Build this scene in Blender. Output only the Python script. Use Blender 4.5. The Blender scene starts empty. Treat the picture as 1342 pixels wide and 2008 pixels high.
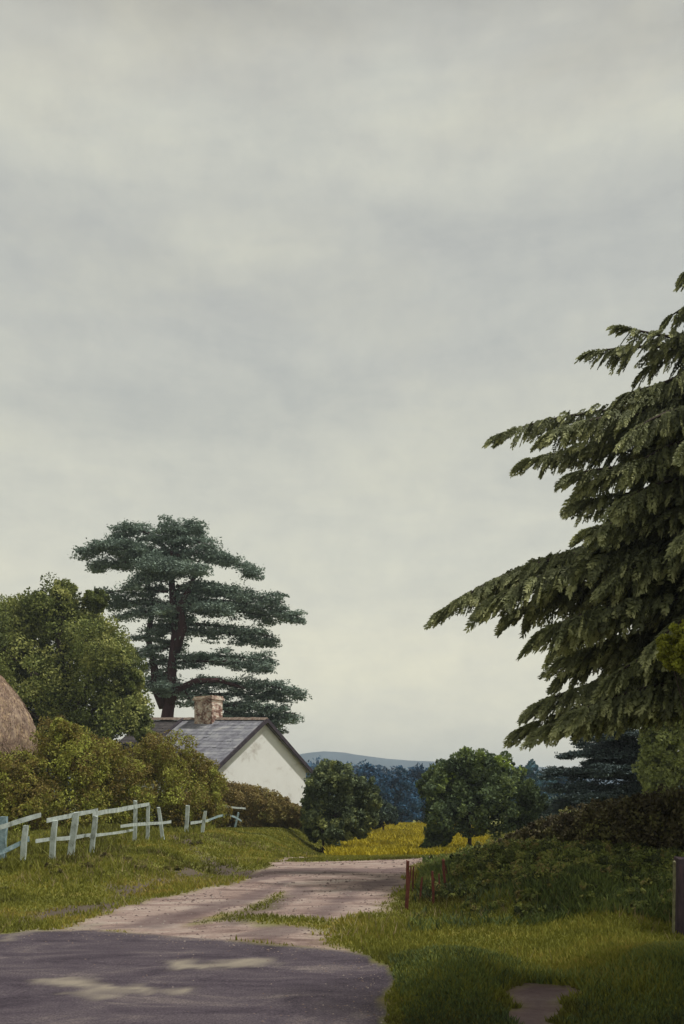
import bpy, math, random
import numpy as np
from mathutils import Vector
rng = np.random.default_rng(7)
random.seed(7)
C = bpy.context.scene.collection
F, CX, HY, EYE = 1700.0, 671.0, 1540.0, 1.7     # focal length (px of the 1342 wide picture), horizon row, eye height

def sm(t):
    t = np.clip(t, 0, 1); return t*t*(3-2*t)
def vnoise(x, y, s, seed=0):
    """cheap smooth 2D noise in -1..1"""
    x = np.asarray(x, float)/s+seed*17.3; y = np.asarray(y, float)/s+seed*9.1
    xi = np.floor(x); yi = np.floor(y); fx = sm(x-xi); fy = sm(y-yi)
    def h(a, b):
        v = np.sin(a*127.1+b*311.7+seed*74.7)*43758.5453
        return (v-np.floor(v))*2-1
    return (h(xi,yi)*(1-fx)+h(xi+1,yi)*fx)*(1-fy)+(h(xi,yi+1)*(1-fx)+h(xi+1,yi+1)*fx)*fy

def T(x, y):
    """height of the land"""
    x = np.asarray(x, float); y = np.asarray(y, float)
    m = np.interp(y, [-60,19.5,28,40,70,105,200,1500], [0,0,-.6,-1.5,-1.6,-3.2,-6,-6])
    l = np.interp(y, [-60,30,48,70,105,200,1500], [0,0,-.56,-1.2,-3.2,-6,-6])
    w = sm((-.8-x)/2.2)
    z = m*(1-w)+l*w
    z = z+.22*sm((-x-2.9)/1.3)*sm((y-12)/4)*(1-sm((y-26)/12))
    z = z+.16*vnoise(x,y,1.5,51)*sm((x-1.4)/1.2)*sm((y-9.4)/1)*(1-sm((y-13.5)/4))+.42*sm((x-1.0)/2.4)*sm((y-8.6)/3)*(1-.75*sm((y-15)/6)*(1-sm((x-4.5)/2)))*(1-sm((y-20)/9))
    z = z+.20*np.exp(-((x-1.0)/.55)**2-((y-7.7)/.75)**2)+.24*np.exp(-((x-3.1)/.9)**2-((y-7.6)/.9)**2)
    gr = 1-sm((18-np.abs(x+0))/6)*0
    for (ax_, ay_, bx_, by_) in ((-5.0,25.5,-3.1,18.6),(-3.1,18.6,-1.9,16.6)):
        t_ = np.clip(((x-ax_)*(bx_-ax_)+(y-ay_)*(by_-ay_))/((bx_-ax_)**2+(by_-ay_)**2),0,1)
        z = z-.16*np.exp(-(np.hypot(x-ax_-(bx_-ax_)*t_, y-ay_-(by_-ay_)*t_)/.33)**2)
    z = z+.025*vnoise(x,y,1.7,1)*gr+.012*vnoise(x,y,.6,2)
    return z
def P(px, py, D):
    return Vector(((px-CX)/F*D, D, EYE-(py-HY)/F*D))
def G(px, py):
    """where the sight line through a pixel meets the land"""
    d = 3.0
    while d < 300:
        p = P(px, py, d)
        if p.z <= float(T(p.x, p.y)): break
        d *= 1.004
    p = P(px, py, d); p.z = float(T(p.x, p.y)); return p

# ------------------------------------------------------------------ materials
def mat(name):
    m = bpy.data.materials.new(name); m.use_nodes = True
    nt = m.node_tree; nt.nodes.clear()
    out = nt.nodes.new('ShaderNodeOutputMaterial')
    return m, nt, out
def N(nt, t, **k):
    n = nt.nodes.new(t)
    for a, v in k.items():
        if a.startswith('i_'): n.inputs[a[2:].replace('_',' ')].default_value = v
        else: setattr(n, a, v)
    return n
def ramp(nt, stops, interp='LINEAR'):
    r = nt.nodes.new('ShaderNodeValToRGB'); r.color_ramp.interpolation = interp
    e = r.color_ramp.elements
    while len(e) < len(stops): e.new(.5)
    for i, (p, c) in enumerate(stops):
        e[i].position = p; e[i].color = (*c, 1)
    return r
def noise(nt, scale, detail=4, rough=.6, vec=None, dist=0):
    n = N(nt, 'ShaderNodeTexNoise'); n.inputs['Scale'].default_value = scale
    n.inputs['Detail'].default_value = detail; n.inputs['Roughness'].default_value = rough
    n.inputs['Distortion'].default_value = dist
    if vec is not None: nt.links.new(vec, n.inputs['Vector'])
    return n
def leaf_mat(name, stops, trans=.22, rough=.62):
    m, nt, out = mat(name); L = nt.links.new
    a = N(nt, 'ShaderNodeAttribute', attribute_name='tint')
    g = N(nt, 'ShaderNodeNewGeometry')
    nz = noise(nt, 3.0, 4, .7, g.outputs['Position'])
    ad = N(nt, 'ShaderNodeMath', operation='MULTIPLY_ADD'); ad.inputs[1].default_value = .5; ad.inputs[2].default_value = -.25
    L(nz.outputs['Fac'], ad.inputs[0])
    s = N(nt, 'ShaderNodeMath', operation='ADD'); L(a.outputs['Fac'], s.inputs[0]); L(ad.outputs[0], s.inputs[1])
    r = ramp(nt, stops); L(s.outputs[0], r.inputs[0])
    b = N(nt, 'ShaderNodeBsdfPrincipled'); b.inputs['Roughness'].default_value = rough
    b.inputs['Specular IOR Level'].default_value = .1
    t = N(nt, 'ShaderNodeBsdfTranslucent'); mx = N(nt, 'ShaderNodeMixShader'); mx.inputs[0].default_value = trans
    L(r.outputs[0], b.inputs['Base Color']); L(r.outputs[0], t.inputs['Color'])
    L(b.outputs[0], mx.inputs[1]); L(t.outputs[0], mx.inputs[2]); L(mx.outputs[0], out.inputs[0])
    return m
def rough_mat(name, stops, scale=6, detail=6, rough=.85, bump=.3, bscale=40, stretch=None, dist=.3):
    m, nt, out = mat(name); L = nt.links.new
    co = N(nt, 'ShaderNodeTexCoord').outputs['Object']
    if stretch:
        mp = N(nt, 'ShaderNodeMapping'); mp.inputs['Scale'].default_value = stretch; L(co, mp.inputs[0]); co = mp.outputs[0]
    nz = noise(nt, scale, detail, .65, co, dist); r = ramp(nt, stops); L(nz.outputs['Fac'], r.inputs[0])
    b = N(nt, 'ShaderNodeBsdfPrincipled'); b.inputs['Roughness'].default_value = rough
    b.inputs['Specular IOR Level'].default_value = .2
    L(r.outputs[0], b.inputs['Base Color'])
    n2 = noise(nt, bscale, 4, .6, co); bp = N(nt, 'ShaderNodeBump'); bp.inputs['Strength'].default_value = bump; bp.inputs['Distance'].default_value = .02
    L(n2.outputs['Fac'], bp.inputs['Height']); L(bp.outputs[0], b.inputs['Normal']); L(b.outputs[0], out.inputs[0])
    return m

M = {}
M['oak'] = leaf_mat('oak_leaves', [(.1,(0.066,0.078,0.026)),(.45,(0.146,0.176,0.047)),(.75,(0.293,0.315,0.097)),(1,(0.437,0.437,0.148))])
M['olive'] = leaf_mat('olive_leaves', [(.05,(0.110,0.094,0.033)),(.35,(0.233,0.171,0.050)),(.6,(0.260,0.256,0.050)),(1,(0.423,0.458,0.091))])
M['brownhedge'] = leaf_mat('brown_leaves', [(.05,(0.108,0.078,0.036)),(.4,(0.255,0.185,0.071)),(.8,(0.341,0.290,0.104)),(1,(0.361,0.367,0.104))])
M['darkgreen'] = leaf_mat('dark_leaves', [(.05,(0.065,0.086,0.046)),(.5,(0.154,0.190,0.099)),(1,(0.323,0.348,0.122))])
M['roundtree'] = leaf_mat('round_leaves', [(.05,(0.055,0.077,0.041)),(.45,(0.114,0.158,0.074)),(.75,(0.173,0.216,0.081)),(1,(0.266,0.344,0.065))])
M['cedar'] = leaf_mat('cedar_needles', [(.05,(0.074,0.098,0.085)),(.5,(0.184,0.241,0.197)),(1,(0.333,0.406,0.329))], .1)
M['cedardark'] = leaf_mat('blue_cedar_needles', [(.05,(0.039,0.056,0.063)),(.5,(0.078,0.109,0.109)),(1,(0.146,0.190,0.170))], .1)
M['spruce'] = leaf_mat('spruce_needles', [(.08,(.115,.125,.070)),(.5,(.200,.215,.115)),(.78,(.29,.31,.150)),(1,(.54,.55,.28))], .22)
M['lime'] = leaf_mat('lime_leaves', [(.05,(0.139,0.139,0.028)),(.5,(0.288,0.301,0.041)),(1,(0.485,0.514,0.074))], .3)
M['pale'] = leaf_mat('pale_leaves', [(.05,(0.177,0.208,0.071)),(.5,(0.282,0.317,0.115)),(1,(0.387,0.419,0.157))], .2)
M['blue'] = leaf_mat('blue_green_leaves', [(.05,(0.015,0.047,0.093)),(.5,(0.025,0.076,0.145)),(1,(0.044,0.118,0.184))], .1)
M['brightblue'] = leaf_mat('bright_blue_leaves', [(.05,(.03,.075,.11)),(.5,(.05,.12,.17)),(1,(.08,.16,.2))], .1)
M['bankhedge'] = leaf_mat('bramble_leaves', [(.05,(0.059,0.049,0.033)),(.5,(0.125,0.107,0.056)),(.85,(0.180,0.172,0.068)),(1,(0.273,0.278,0.090))], .15)
M['grassblade'] = leaf_mat('grass_blades', [(.05,(0.095,0.086,0.024)),(.35,(0.158,0.164,0.032)),(.7,(0.237,0.235,0.041)),(1,(0.365,0.284,0.066))], .3)
M['crop'] = leaf_mat('yellow_crop', [(.05,(0.211,0.197,0.028)),(.5,(0.401,0.321,0.019)),(1,(0.523,0.435,0.043))], .2)
M['bark'] = rough_mat('bark', [(.3,(.035,.026,.022)),(.7,(.085,.06,.05))], 5, stretch=(4,4,1), bump=.6)
M['redbark'] = rough_mat('red_bark', [(.3,(.03,.015,.018)),(.7,(.085,.036,.038))], 3, stretch=(4,4,1), bump=.6)
M['whitewood'] = rough_mat('flaking_paint', [(.30,(.13,.14,.11)),(.44,(.36,.40,.37)),(.7,(.56,.62,.60))], 7, stretch=(1,1,.6))
M['bluewood'] = rough_mat('blue_paint', [(.3,(.12,.17,.19)),(.5,(.26,.36,.40)),(.75,(.46,.55,.56))], 9)
M['redwood'] = rough_mat('red_stake', [(.3,(.06,.022,.016)),(.7,(.17,.05,.035))], 9)
M['gatewood'] = rough_mat('gate_wood', [(.3,(.035,.026,.034)),(.6,(.075,.052,.062)),(.8,(.14,.055,.045))], 5, stretch=(5,5,1), bump=.7)
M['lichen'] = rough_mat('lichen_edge', [(.35,(.12,.11,.06)),(.7,(.3,.29,.17))], 14)
M['wall'] = rough_mat('whitewash', [(.28,(.42,.37,.35)),(.38,(.60,.58,.54)),(.46,(.73,.725,.695)),(.75,(.79,.79,.765))], .8, 7, .9, .25, 25)
M['slate'] = rough_mat('slate', [(.32,(.12,.115,.14)),(.48,(.215,.215,.245)),(.60,(.30,.30,.32)),(.72,(.42,.41,.40))], 1.7, 7, .7, .3, 30)
M['slatedark'] = rough_mat('old_slate', [(.3,(.045,.04,.045)),(.7,(.12,.105,.10))], 3, 7, .8, .3, 30)
M['verge'] = rough_mat('verge_board', [(.3,(.03,.025,.035)),(.7,(.075,.06,.07))], 4)
M['ridge'] = rough_mat('ridge_tile', [(.3,(.14,.09,.07)),(.7,(.33,.27,.22))], 5)
M['hay'] = rough_mat('hay', [(.25,(.20,.15,.12)),(.5,(.34,.25,.18)),(.75,(.52,.38,.21))], 1.6, 8, .95, .8, 12, stretch=(3,3,.8), dist=.6)
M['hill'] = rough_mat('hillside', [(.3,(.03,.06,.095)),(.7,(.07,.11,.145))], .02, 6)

# chimney brick
m, nt, out = mat('old_brick'); L = nt.links.new
co = N(nt,'ShaderNodeTexCoord').outputs['Object']
br = N(nt,'ShaderNodeTexBrick'); br.inputs['Scale'].default_value = 4.2
br.inputs['Color1'].default_value = (.38,.19,.14,1); br.inputs['Color2'].default_value = (.60,.50,.42,1); br.inputs['Mortar'].default_value = (.36,.33,.28,1)
mp = N(nt,'ShaderNodeMapping'); mp.inputs['Rotation'].default_value = (math.pi/2,0,0); L(co, mp.inputs[0]); L(mp.outputs[0], br.inputs['Vector'])
nz = noise(nt, 2.6, 5, .7, co); r = ramp(nt, [(.42,(.30,.17,.14)),(.48,(.9,.9,.9)),(.56,(1.45,1.6,1.6))]); L(nz.outputs['Fac'], r.inputs[0])
mx = N(nt,'ShaderNodeMix', data_type='RGBA', blend_type='MULTIPLY'); mx.inputs[0].default_value = .9
L(br.outputs['Color'], mx.inputs[6]); L(r.outputs[0], mx.inputs[7])
b = N(nt,'ShaderNodeBsdfPrincipled'); b.inputs['Roughness'].default_value = .9; L(mx.outputs[2], b.inputs['Base Color']); L(b.outputs[0], out.inputs[0])
M['brick'] = m

# the land: attributes say what covers it and where shade is painted in
m, nt, out = mat('land'); L = nt.links.new
pos = N(nt,'ShaderNodeNewGeometry').outputs['Position']
def attr(n): return N(nt,'ShaderNodeAttribute', attribute_name=n).outputs['Fac']
def mixc(f, a, b_, bt='MIX'):
    x = N(nt,'ShaderNodeMix', data_type='RGBA', blend_type=bt)
    if hasattr(f,'links') or hasattr(f,'is_linked'): L(f, x.inputs[0])
    else: x.inputs[0].default_value = f
    L(a, x.inputs[6]); L(b_, x.inputs[7]); return x.outputs[2]
mpa = N(nt,'ShaderNodeMapping'); mpa.inputs['Scale'].default_value = (.55,1.3,1); L(pos, mpa.inputs[0]); pst = mpa.outputs[0]
n1 = noise(nt, .9, 6, .65, pst, .4); g1 = ramp(nt, [(.30,(.09,.085,.03)),(.42,(.14,.155,.035)),(.55,(.20,.21,.042)),(.70,(.27,.215,.06))]); L(n1.outputs['Fac'], g1.inputs[0])
n1b = noise(nt, 22, 5, .7, pos); g1b = ramp(nt, [(.3,(.62,.60,.58)),(.7,(1.25,1.2,1.15))]); L(n1b.outputs['Fac'], g1b.inputs[0])
grass = mixc(1.0, g1.outputs[0], g1b.outputs[0], 'MULTIPLY')
n2 = noise(nt, 1.6, 9, .72, pst, .9); g2 = ramp(nt, [(.34,(.14,.092,.080)),(.43,(.245,.172,.150)),(.52,(.335,.25,.215)),(.64,(.43,.35,.30))]); L(n2.outputs['Fac'], g2.inputs[0])
n2b = noise(nt, 30, 4, .7, pos); g2b = ramp(nt, [(.3,(.75,.75,.75)),(.7,(1.15,1.15,1.15))]); L(n2b.outputs['Fac'], g2b.inputs[0])
track = mixc(1.0, g2.outputs[0], g2b.outputs[0], 'MULTIPLY')
n3 = noise(nt, 1.5, 9, .72, pst, .7); g3 = ramp(nt, [(.36,(.048,.038,.050)),(.46,(.078,.063,.079)),(.55,(.102,.084,.098)),(.66,(.17,.142,.142)),(.75,(.23,.20,.185))]); L(n3.outputs['Fac'], g3.inputs[0])
n3b = noise(nt, 60, 3, .7, pos); g3b = ramp(nt, [(.35,(.55,.55,.56)),(.68,(1.45,1.42,1.38))]); L(n3b.outputs['Fac'], g3b.inputs[0])
road = mixc(1.0, g3.outputs[0], g3b.outputs[0], 'MULTIPLY')
n4 = noise(nt, .5, 5, .6, pst); g4 = ramp(nt, [(.3,(.30,.25,.020)),(.5,(.42,.34,.022)),(.75,(.34,.33,.03))]); L(n4.outputs['Fac'], g4.inputs[0])
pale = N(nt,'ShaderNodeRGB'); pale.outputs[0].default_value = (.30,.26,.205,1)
mud_shade = N(nt,'ShaderNodeRGB'); mud_shade.outputs[0].default_value = (.095,.066,.072,1)  # dark earth colour, also paints the shade bands
c = mixc(attr('track'), grass, track); c = mixc(attr('weeds'), c, grass); c = mixc(attr('mud_shade'), c, mud_shade.outputs[0])
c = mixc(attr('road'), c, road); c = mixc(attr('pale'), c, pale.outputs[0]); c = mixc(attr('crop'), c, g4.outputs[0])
b = N(nt,'ShaderNodeBsdfPrincipled'); b.inputs['Roughness'].default_value = .9; b.inputs['Specular IOR Level'].default_value = .15
bn = noise(nt, 14, 8, .75, pos); bp = N(nt,'ShaderNodeBump'); bp.inputs['Strength'].default_value = .55; bp.inputs['Distance'].default_value = .06
L(bn.outputs['Fac'], bp.inputs['Height']); L(bp.outputs[0], b.inputs['Normal']); L(c, b.inputs['Base Color']); L(b.outputs[0], out.inputs[0])
M['land'] = m

# ------------------------------------------------------------------ object helpers
def link(name, me, parent=None):
    o = bpy.data.objects.new(name, me); C.objects.link(o)
    if parent is not None: o.parent = parent
    return o
def tag(o, label=None, cat=None, group=None, kind=None):
    if label: o['label'] = label
    if cat: o['category'] = cat
    if group: o['group'] = group
    if kind: o['kind'] = kind
    return o
def thing(name, loc, label, cat, group=None):
    o = bpy.data.objects.new(name, None); C.objects.link(o); o.location = loc; o.empty_display_size = .3
    return tag(o, label, cat, group)
def local(pts, parent):
    if parent is None: return pts
    return np.asarray(pts, float)-np.array(parent.location)
def mesh(name, verts, faces, m, parent=None, attrs=None, smooth=False):
    """one mesh object; world-space verts are moved into the parent's space"""
    v = local(verts, parent); me = bpy.data.meshes.new(name)
    me.from_pydata([tuple(p) for p in v], [], faces); me.materials.append(m)
    if smooth: me.polygons.foreach_set('use_smooth', [True]*len(me.polygons))
    me.update(); return link(name, me, parent)
def quads_mesh(name, V, nper, m, parent=None, tint=None):
    """V: (n, nper, 3) world-space separate faces"""
    n = V.shape[0]; v = local(V.reshape(-1,3), parent)
    me = bpy.data.meshes.new(name); me.vertices.add(n*nper); me.vertices.foreach_set('co', v.astype(np.float32).ravel())
    me.loops.add(n*nper); me.loops.foreach_set('vertex_index', np.arange(n*nper, dtype=np.int32))
    me.polygons.add(n); me.polygons.foreach_set('loop_start', np.arange(0, n*nper, nper, dtype=np.int32))
    try: me.polygons.foreach_set('loop_total', np.full(n, nper, dtype=np.int32))
    except Exception: pass
    if tint is not None:
        a = me.attributes.new('tint','FLOAT','FACE'); a.data.foreach_set('value', tint.astype(np.float32))
    me.materials.append(m); me.update(); me.validate(); return link(name, me, parent)
class Tube:
    def __init__(s): s.v, s.f = [], []
    def add(s, pts, rad, n=8, wob=.08):
        pts = [Vector(p) for p in pts]; base = len(s.v)
        for i, p in enumerate(pts):
            d = (pts[min(i+1,len(pts)-1)]-pts[max(i-1,0)]).normalized()
            a = d.cross(Vector((.31,.95,.12))).normalized(); b_ = d.cross(a)
            for k in range(n):
                t = 2*math.pi*k/n; r = rad[i]*(1+random.uniform(-wob,wob))
                s.v.append(p+a*math.cos(t)*r+b_*math.sin(t)*r)
        for i in range(len(pts)-1):
            for k in range(n):
                s.f.append((base+i*n+k, base+i*n+(k+1)%n, base+(i+1)*n+(k+1)%n, base+(i+1)*n+k))
        s.f.append(tuple(base+k for k in range(n))[::-1]); s.f.append(tuple(base+(len(pts)-1)*n+k for k in range(n)))
    def make(s, name, m, parent=None): return mesh(name, s.v, s.f, m, parent, smooth=True)
def curve(a, b, lift=0, n=7, jit=0):
    a, b = Vector(a), Vector(b); out_ = []
    for i in range(n):
        t = i/(n-1); p = a.lerp(b, t); p.z += lift*4*t*(1-t)
        if 0 < i < n-1 and jit: p += Vector((random.uniform(-jit,jit),random.uniform(-jit,jit),random.uniform(-jit,jit)))
        out_.append(p)
    return out_
def unit(v): return v/np.maximum(np.linalg.norm(v, axis=-1, keepdims=True), 1e-9)
def rhombs(c, axis, side, ln, wd):
    """leaf-shaped quads: centre, unit long axis, unit side axis"""
    a = axis*ln[:,None]*.5; s = side*wd[:,None]*.5
    return np.stack([c-a, c+s*1.0-a*.15, c+a, c-s-a*.15], 1)
def leaf_cloud(centers, size, flat=0.0, aspect=.55):
    """random leaves; flat=1 gives horizontal ones"""
    n = len(centers); ax = rng.normal(size=(n,3)); ax[:,2] *= (1-flat); ax = unit(ax)
    t = rng.normal(size=(n,3)); t[:,2] *= (1-flat)*1.0; sd = unit(np.cross(ax, np.cross(ax, t)))
    ln = size*rng.uniform(.6,1.35,n)
    return rhombs(centers, ax, sd, ln, ln*aspect)
def crown_leaves(clumps, leaf, sub=26, per=70, tint0=.5, subr=.34, flatz=1.0, squash=1.0, spread=.16, hang=0.0):
    """clumps: (x,y,z,r) -> leaf clusters on the skin of every clump"""
    V, Tn = [], []
    for (x,y,z,r) in clumps:
        ct = rng.normal(0, .10)
        k = int(sub*rng.uniform(.85,1.15)); d = unit(rng.normal(size=(k,3)))
        rr = r*rng.uniform(.58,1.16,k); cs = np.array([x,y,z])+d*rr[:,None]*np.array([1,1,squash])
        st = ct+rng.normal(0, spread, k)
        sr = r*subr*rng.uniform(.65,1.25,k)
        dd = unit(rng.normal(size=(k,per,3)))*(rng.uniform(.45,1.05,(k,per))**.7)[...,None]*sr[:,None,None]
        dd[...,2] *= flatz
        c_ = cs[:,None,:]+dd; c_[...,2] -= hang*rng.uniform(0,1,(k,per))**2*sr[:,None]
        V.append(leaf_cloud(c_.reshape(-1,3), leaf)); Tn.append((tint0+st[:,None]+rng.normal(0,.09,(k,per))).ravel())
    return np.concatenate(V), np.clip(np.concatenate(Tn), 0, 1)
def pxclumps(lst, D, depth=1.0):
    out_ = []
    for q in lst:
        px, py, r = q[:3]; R = r/F*D; dd = D+(q[3] if len(q) > 3 else random.uniform(-1,1)*R*depth)
        p = P(px, py, dd); out_.append((p.x,p.y,p.z,R))
    return out_
def broadleaf(name, base, lst, D, m, label, cat='tree', leaf=.2, sub=26, per=70, tint=.5, trunk_r=.25, trunk_top=None, group=None,
              depth=1.0, bark='bark', trunkname='trunk', back=True, **k):
    base = Vector(base); base.z = float(T(base.x, base.y))-.05
    t = thing(name, base, label, cat, group)
    cl = pxclumps(lst, D, depth)
    if back: cl += [(x+random.uniform(-.3,.3)*r, y+r*random.uniform(.9,1.6), z-random.uniform(0,.4)*r, r*.9) for (x,y,z,r) in cl[::2]]
    V, tn = crown_leaves(cl, leaf, sub, per, tint, **k)
    gz = T(V[:,:,0].mean(1), V[:,:,1].mean(1)); keep = V[:,:,2].mean(1) > gz+.02; V = V[keep]; tn = tn[keep]
    quads_mesh('crown' if cat == 'tree' else 'foliage', V, 4, m, t, tn)
    tb = Tube(); top = trunk_top or Vector((base.x, base.y, max(c[2] for c in cl)-.6))
    tb.add(curve(base, top, 0, 8, trunk_r*.25), [trunk_r*(1.25 if i == 0 else 1-.09*i) for i in range(8)])
    for (x,y,z,r) in cl:
        s_ = base.lerp(top, random.uniform(.3,.8))
        if z > s_.z-.3: tb.add(curve(s_, (x,y,z), -.1*r, 5, r*.06), [trunk_r*.4, trunk_r*.3, trunk_r*.22, trunk_r*.15, trunk_r*.08], 6)
    tb.make(trunkname, M[bark], t); return t

# ------------------------------------------------------------------ the land
def grow(start, step, end, f=1.09):
    o_, s_ = [], step; x = start
    while x < end: s_ *= f; x += s_; o_.append(x)
    return o_
DX = .07
xs = np.array([-v for v in grow(9, DX, 1400, 1.13)][::-1]+list(np.arange(-9, 9.001, DX))+grow(9, DX, 1400, 1.13))
ys = np.array([-v for v in grow(-5.6, DX, 60, 1.15)][::-1]+list(np.arange(5.6, 22, DX))+grow(22, DX, 1500, 1.035))
X, Y = np.meshgrid(xs, ys); Z = T(X, Y)
def poly_sd(poly, x, y):
    """signed distance to a polygon, + inside"""
    p = np.array(poly, float); d = np.full(x.shape, 1e9); ins = np.zeros(x.shape, bool); n = len(p)
    for i in range(n):
        a, b_ = p[i], p[(i+1)%n]; e = b_-a; wx, wy = x-a[0], y-a[1]
        t = np.clip((wx*e[0]+wy*e[1])/max(e@e,1e-9), 0, 1)
        d = np.minimum(d, np.hypot(wx-e[0]*t, wy-e[1]*t))
        cnd = ((a[1] > y) != (b_[1] > y)); xx = a[0]+(y-a[1])*(b_[0]-a[0])/(b_[1]-a[1] if abs(b_[1]-a[1]) > 1e-9 else 1e-9)
        ins ^= cnd & (x < xx)
    return np.where(ins, d, -d)
def gp(l): return [tuple(G(*q)[:2]) for q in l]
edge = gp([(0,1832),(60,1826),(180,1824),(300,1833),(450,1846),(600,1858),(680,1867),(725,1876),(752,1892)])
roadP = [(-60,11.2),(-14,10.6)]+edge+gp([(770,1915),(764,1950),(752,2006)])+[(.25,4),(.6,-70),(-60,-70)]
trackP = gp([(110,1826),(190,1796),(260,1772),(340,1756),(425,1738),(470,1727),(492,1714)])+gp([(530,1700)])+[(-1.55,21.5),(-1.2,24),(-.2,27)]+[(2.6,27),(2.6,21)]+gp([(812,1700),(792,1745),(740,1782),(716,1800),(640,1822),(640,1852),(690,1868)])+gp([(600,1862),(450,1850),(300,1838)])
pathP = gp([(1020,1926),(1120,1932),(1150,1946),(1105,1975),(1090,2006)])+[(1.75,4.5),(1.3,4.5)]+gp([(985,2006),(1010,1970),(990,1948)])
cropP = [(-.55,30),(-.6,40),(.5,60),(1.8,80),(12,80),(7.0,40),(5,30)]
weedP = [gp([(470,1795),(505,1775),(550,1752),(548,1766),(510,1786)]), gp([(380,1812),(440,1794),(520,1794),(640,1806),(700,1806),(640,1824),(520,1812),(450,1806)]),
         gp([(560,1690),(700,1676),(820,1676),(820,1684),(640,1690)])]
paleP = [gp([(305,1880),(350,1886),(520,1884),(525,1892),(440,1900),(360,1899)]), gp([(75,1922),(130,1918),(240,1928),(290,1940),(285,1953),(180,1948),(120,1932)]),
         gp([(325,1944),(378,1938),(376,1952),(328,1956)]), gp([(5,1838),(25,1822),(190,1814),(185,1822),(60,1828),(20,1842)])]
rutShadeP = [gp([(270,1810),(400,1780),(500,1752),(560,1728),(566,1732),(510,1762),(410,1792),(290,1820)]), gp([(470,1836),(560,1816),(600,1822),(520,1842)]), gp([(700,1730),(770,1722),(765,1738),(710,1748)]), gp([(200,1822),(330,1800),(380,1800),(300,1822)]),
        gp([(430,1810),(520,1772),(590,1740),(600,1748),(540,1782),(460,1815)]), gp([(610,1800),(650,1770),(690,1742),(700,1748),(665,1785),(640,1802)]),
        gp([(480,1732),(520,1706),(780,1704),(786,1712),(560,1716)])]  # last outline paints the shadow band across the lane, not a rut
bareShadeP = [gp([(338,1640),(372,1640),(400,1672),(440,1695),(500,1708),(500,1724),(425,1722),(405,1695),(370,1668)]), gp([(205,1742),(260,1728),(330,1722),(325,1742),(260,1762),(210,1764)]), gp([(20,1800),(140,1778),(260,1770),(200,1790),(60,1812)]), gp([(330,1700),(400,1712),(420,1722),(340,1720)])]  # first outline paints the dark shade line from fence gap to lane
nz1 = .10*vnoise(X,Y,.5,3)+.05*vnoise(X,Y,.17,4)+.03*vnoise(X,Y,.09,5)
def msk(poly, soft=.06, amp=1.0, grow=0): return sm(.5+(poly_sd(poly, X, Y)+grow+nz1*amp)/(2*soft))
A = {'road': msk(roadP, .05, .55)*(1-sm((X-.50-.13*vnoise(X,Y,.7,81)-.12*vnoise(X,Y,.2,82)-.0)/.12)*(Y < 9.4))}
A['track'] = np.maximum(msk(trackP, .22, 1.8), msk(pathP, .12, 1.2))
near = (Y > 5) & (Y < 26) & (np.abs(X) < 9)
A['weeds'] = np.max([msk(p, .16, 1.5, .06) for p in weedP], 0)*.85
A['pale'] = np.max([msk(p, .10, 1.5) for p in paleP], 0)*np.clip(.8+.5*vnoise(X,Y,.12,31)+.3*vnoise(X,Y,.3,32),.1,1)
A['mud_shade'] = np.maximum(np.max([msk(p, .13, 1.2, .07) for p in rutShadeP], 0)*.6, msk(pathP, .15)*.75)
A['mud_shade'] = np.maximum(A['mud_shade'], np.max([msk(p, .14, 1.6) for p in bareShadeP], 0)*.8)
A['crop'] = msk(cropP, .5, 4)
cls = np.where(A['road'] > .5, 1, np.where(A['track'] > .5, 2, np.where(A['crop'] > .5, 3, 0)))
pc = cls[:-1,:-1]
idx = np.arange(X.size).reshape(X.shape)
allq = np.stack([idx[:-1,:-1], idx[:-1,1:], idx[1:,1:], idx[1:,:-1]], -1)
co = np.stack([X,Y,Z], -1).reshape(-1,3)
for k_, nm in enumerate(['grass_ground','road','path','yellow_field']):
    q = allq[pc == k_].reshape(-1,4); u, inv = np.unique(q, return_inverse=True); inv = inv.reshape(-1,4)
    me = bpy.data.meshes.new(nm); me.from_pydata(co[u].tolist(), [], inv.tolist())
    for an, av in A.items():
        a = me.attributes.new(an,'FLOAT','POINT'); a.data.foreach_set('value', av.ravel()[u].astype(np.float32))
    me.polygons.foreach_set('use_smooth', [True]*len(me.polygons)); me.materials.append(M['land']); me.update()
    tag(link(nm, me), kind='structure')

# hills far beyond
def ridge(nm, D, pts, depth, amp, m):
    nx, ny = 160, 14; px = np.linspace(pts[0][0], pts[-1][0], nx); py = np.interp(px, [p[0] for p in pts], [p[1] for p in pts])
    xw = (px-CX)/F*D; top = EYE-(py-HY)/F*D; top = top+amp*vnoise(xw, xw*0, D*.02, 3)+amp*.5*vnoise(xw, xw*0, D*.006, 5)
    V, Fc = [], []
    for j in range(ny):
        t = j/(ny-1); sh = math.sin(math.pi*t)**.8 if 0 < t < 1 else 0
        for i in range(nx): V.append((xw[i], D-depth/2+depth*t, -12+(top[i]+12)*sh))
    for j in range(ny-1):
        for i in range(nx-1): a = j*nx+i; Fc.append((a,a+1,a+nx+1,a+nx))
    return tag(mesh(nm, V, Fc, m, smooth=True), kind='structure')
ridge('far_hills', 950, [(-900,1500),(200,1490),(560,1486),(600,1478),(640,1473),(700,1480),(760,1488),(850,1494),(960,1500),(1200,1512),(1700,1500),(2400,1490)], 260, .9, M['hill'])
ridge('near_hill', 520, [(-900,1530),(400,1520),(600,1512),(700,1506),(850,1508),(1000,1516),(1700,1522),(2400,1530)], 160, .8, M['hill'])

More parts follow.
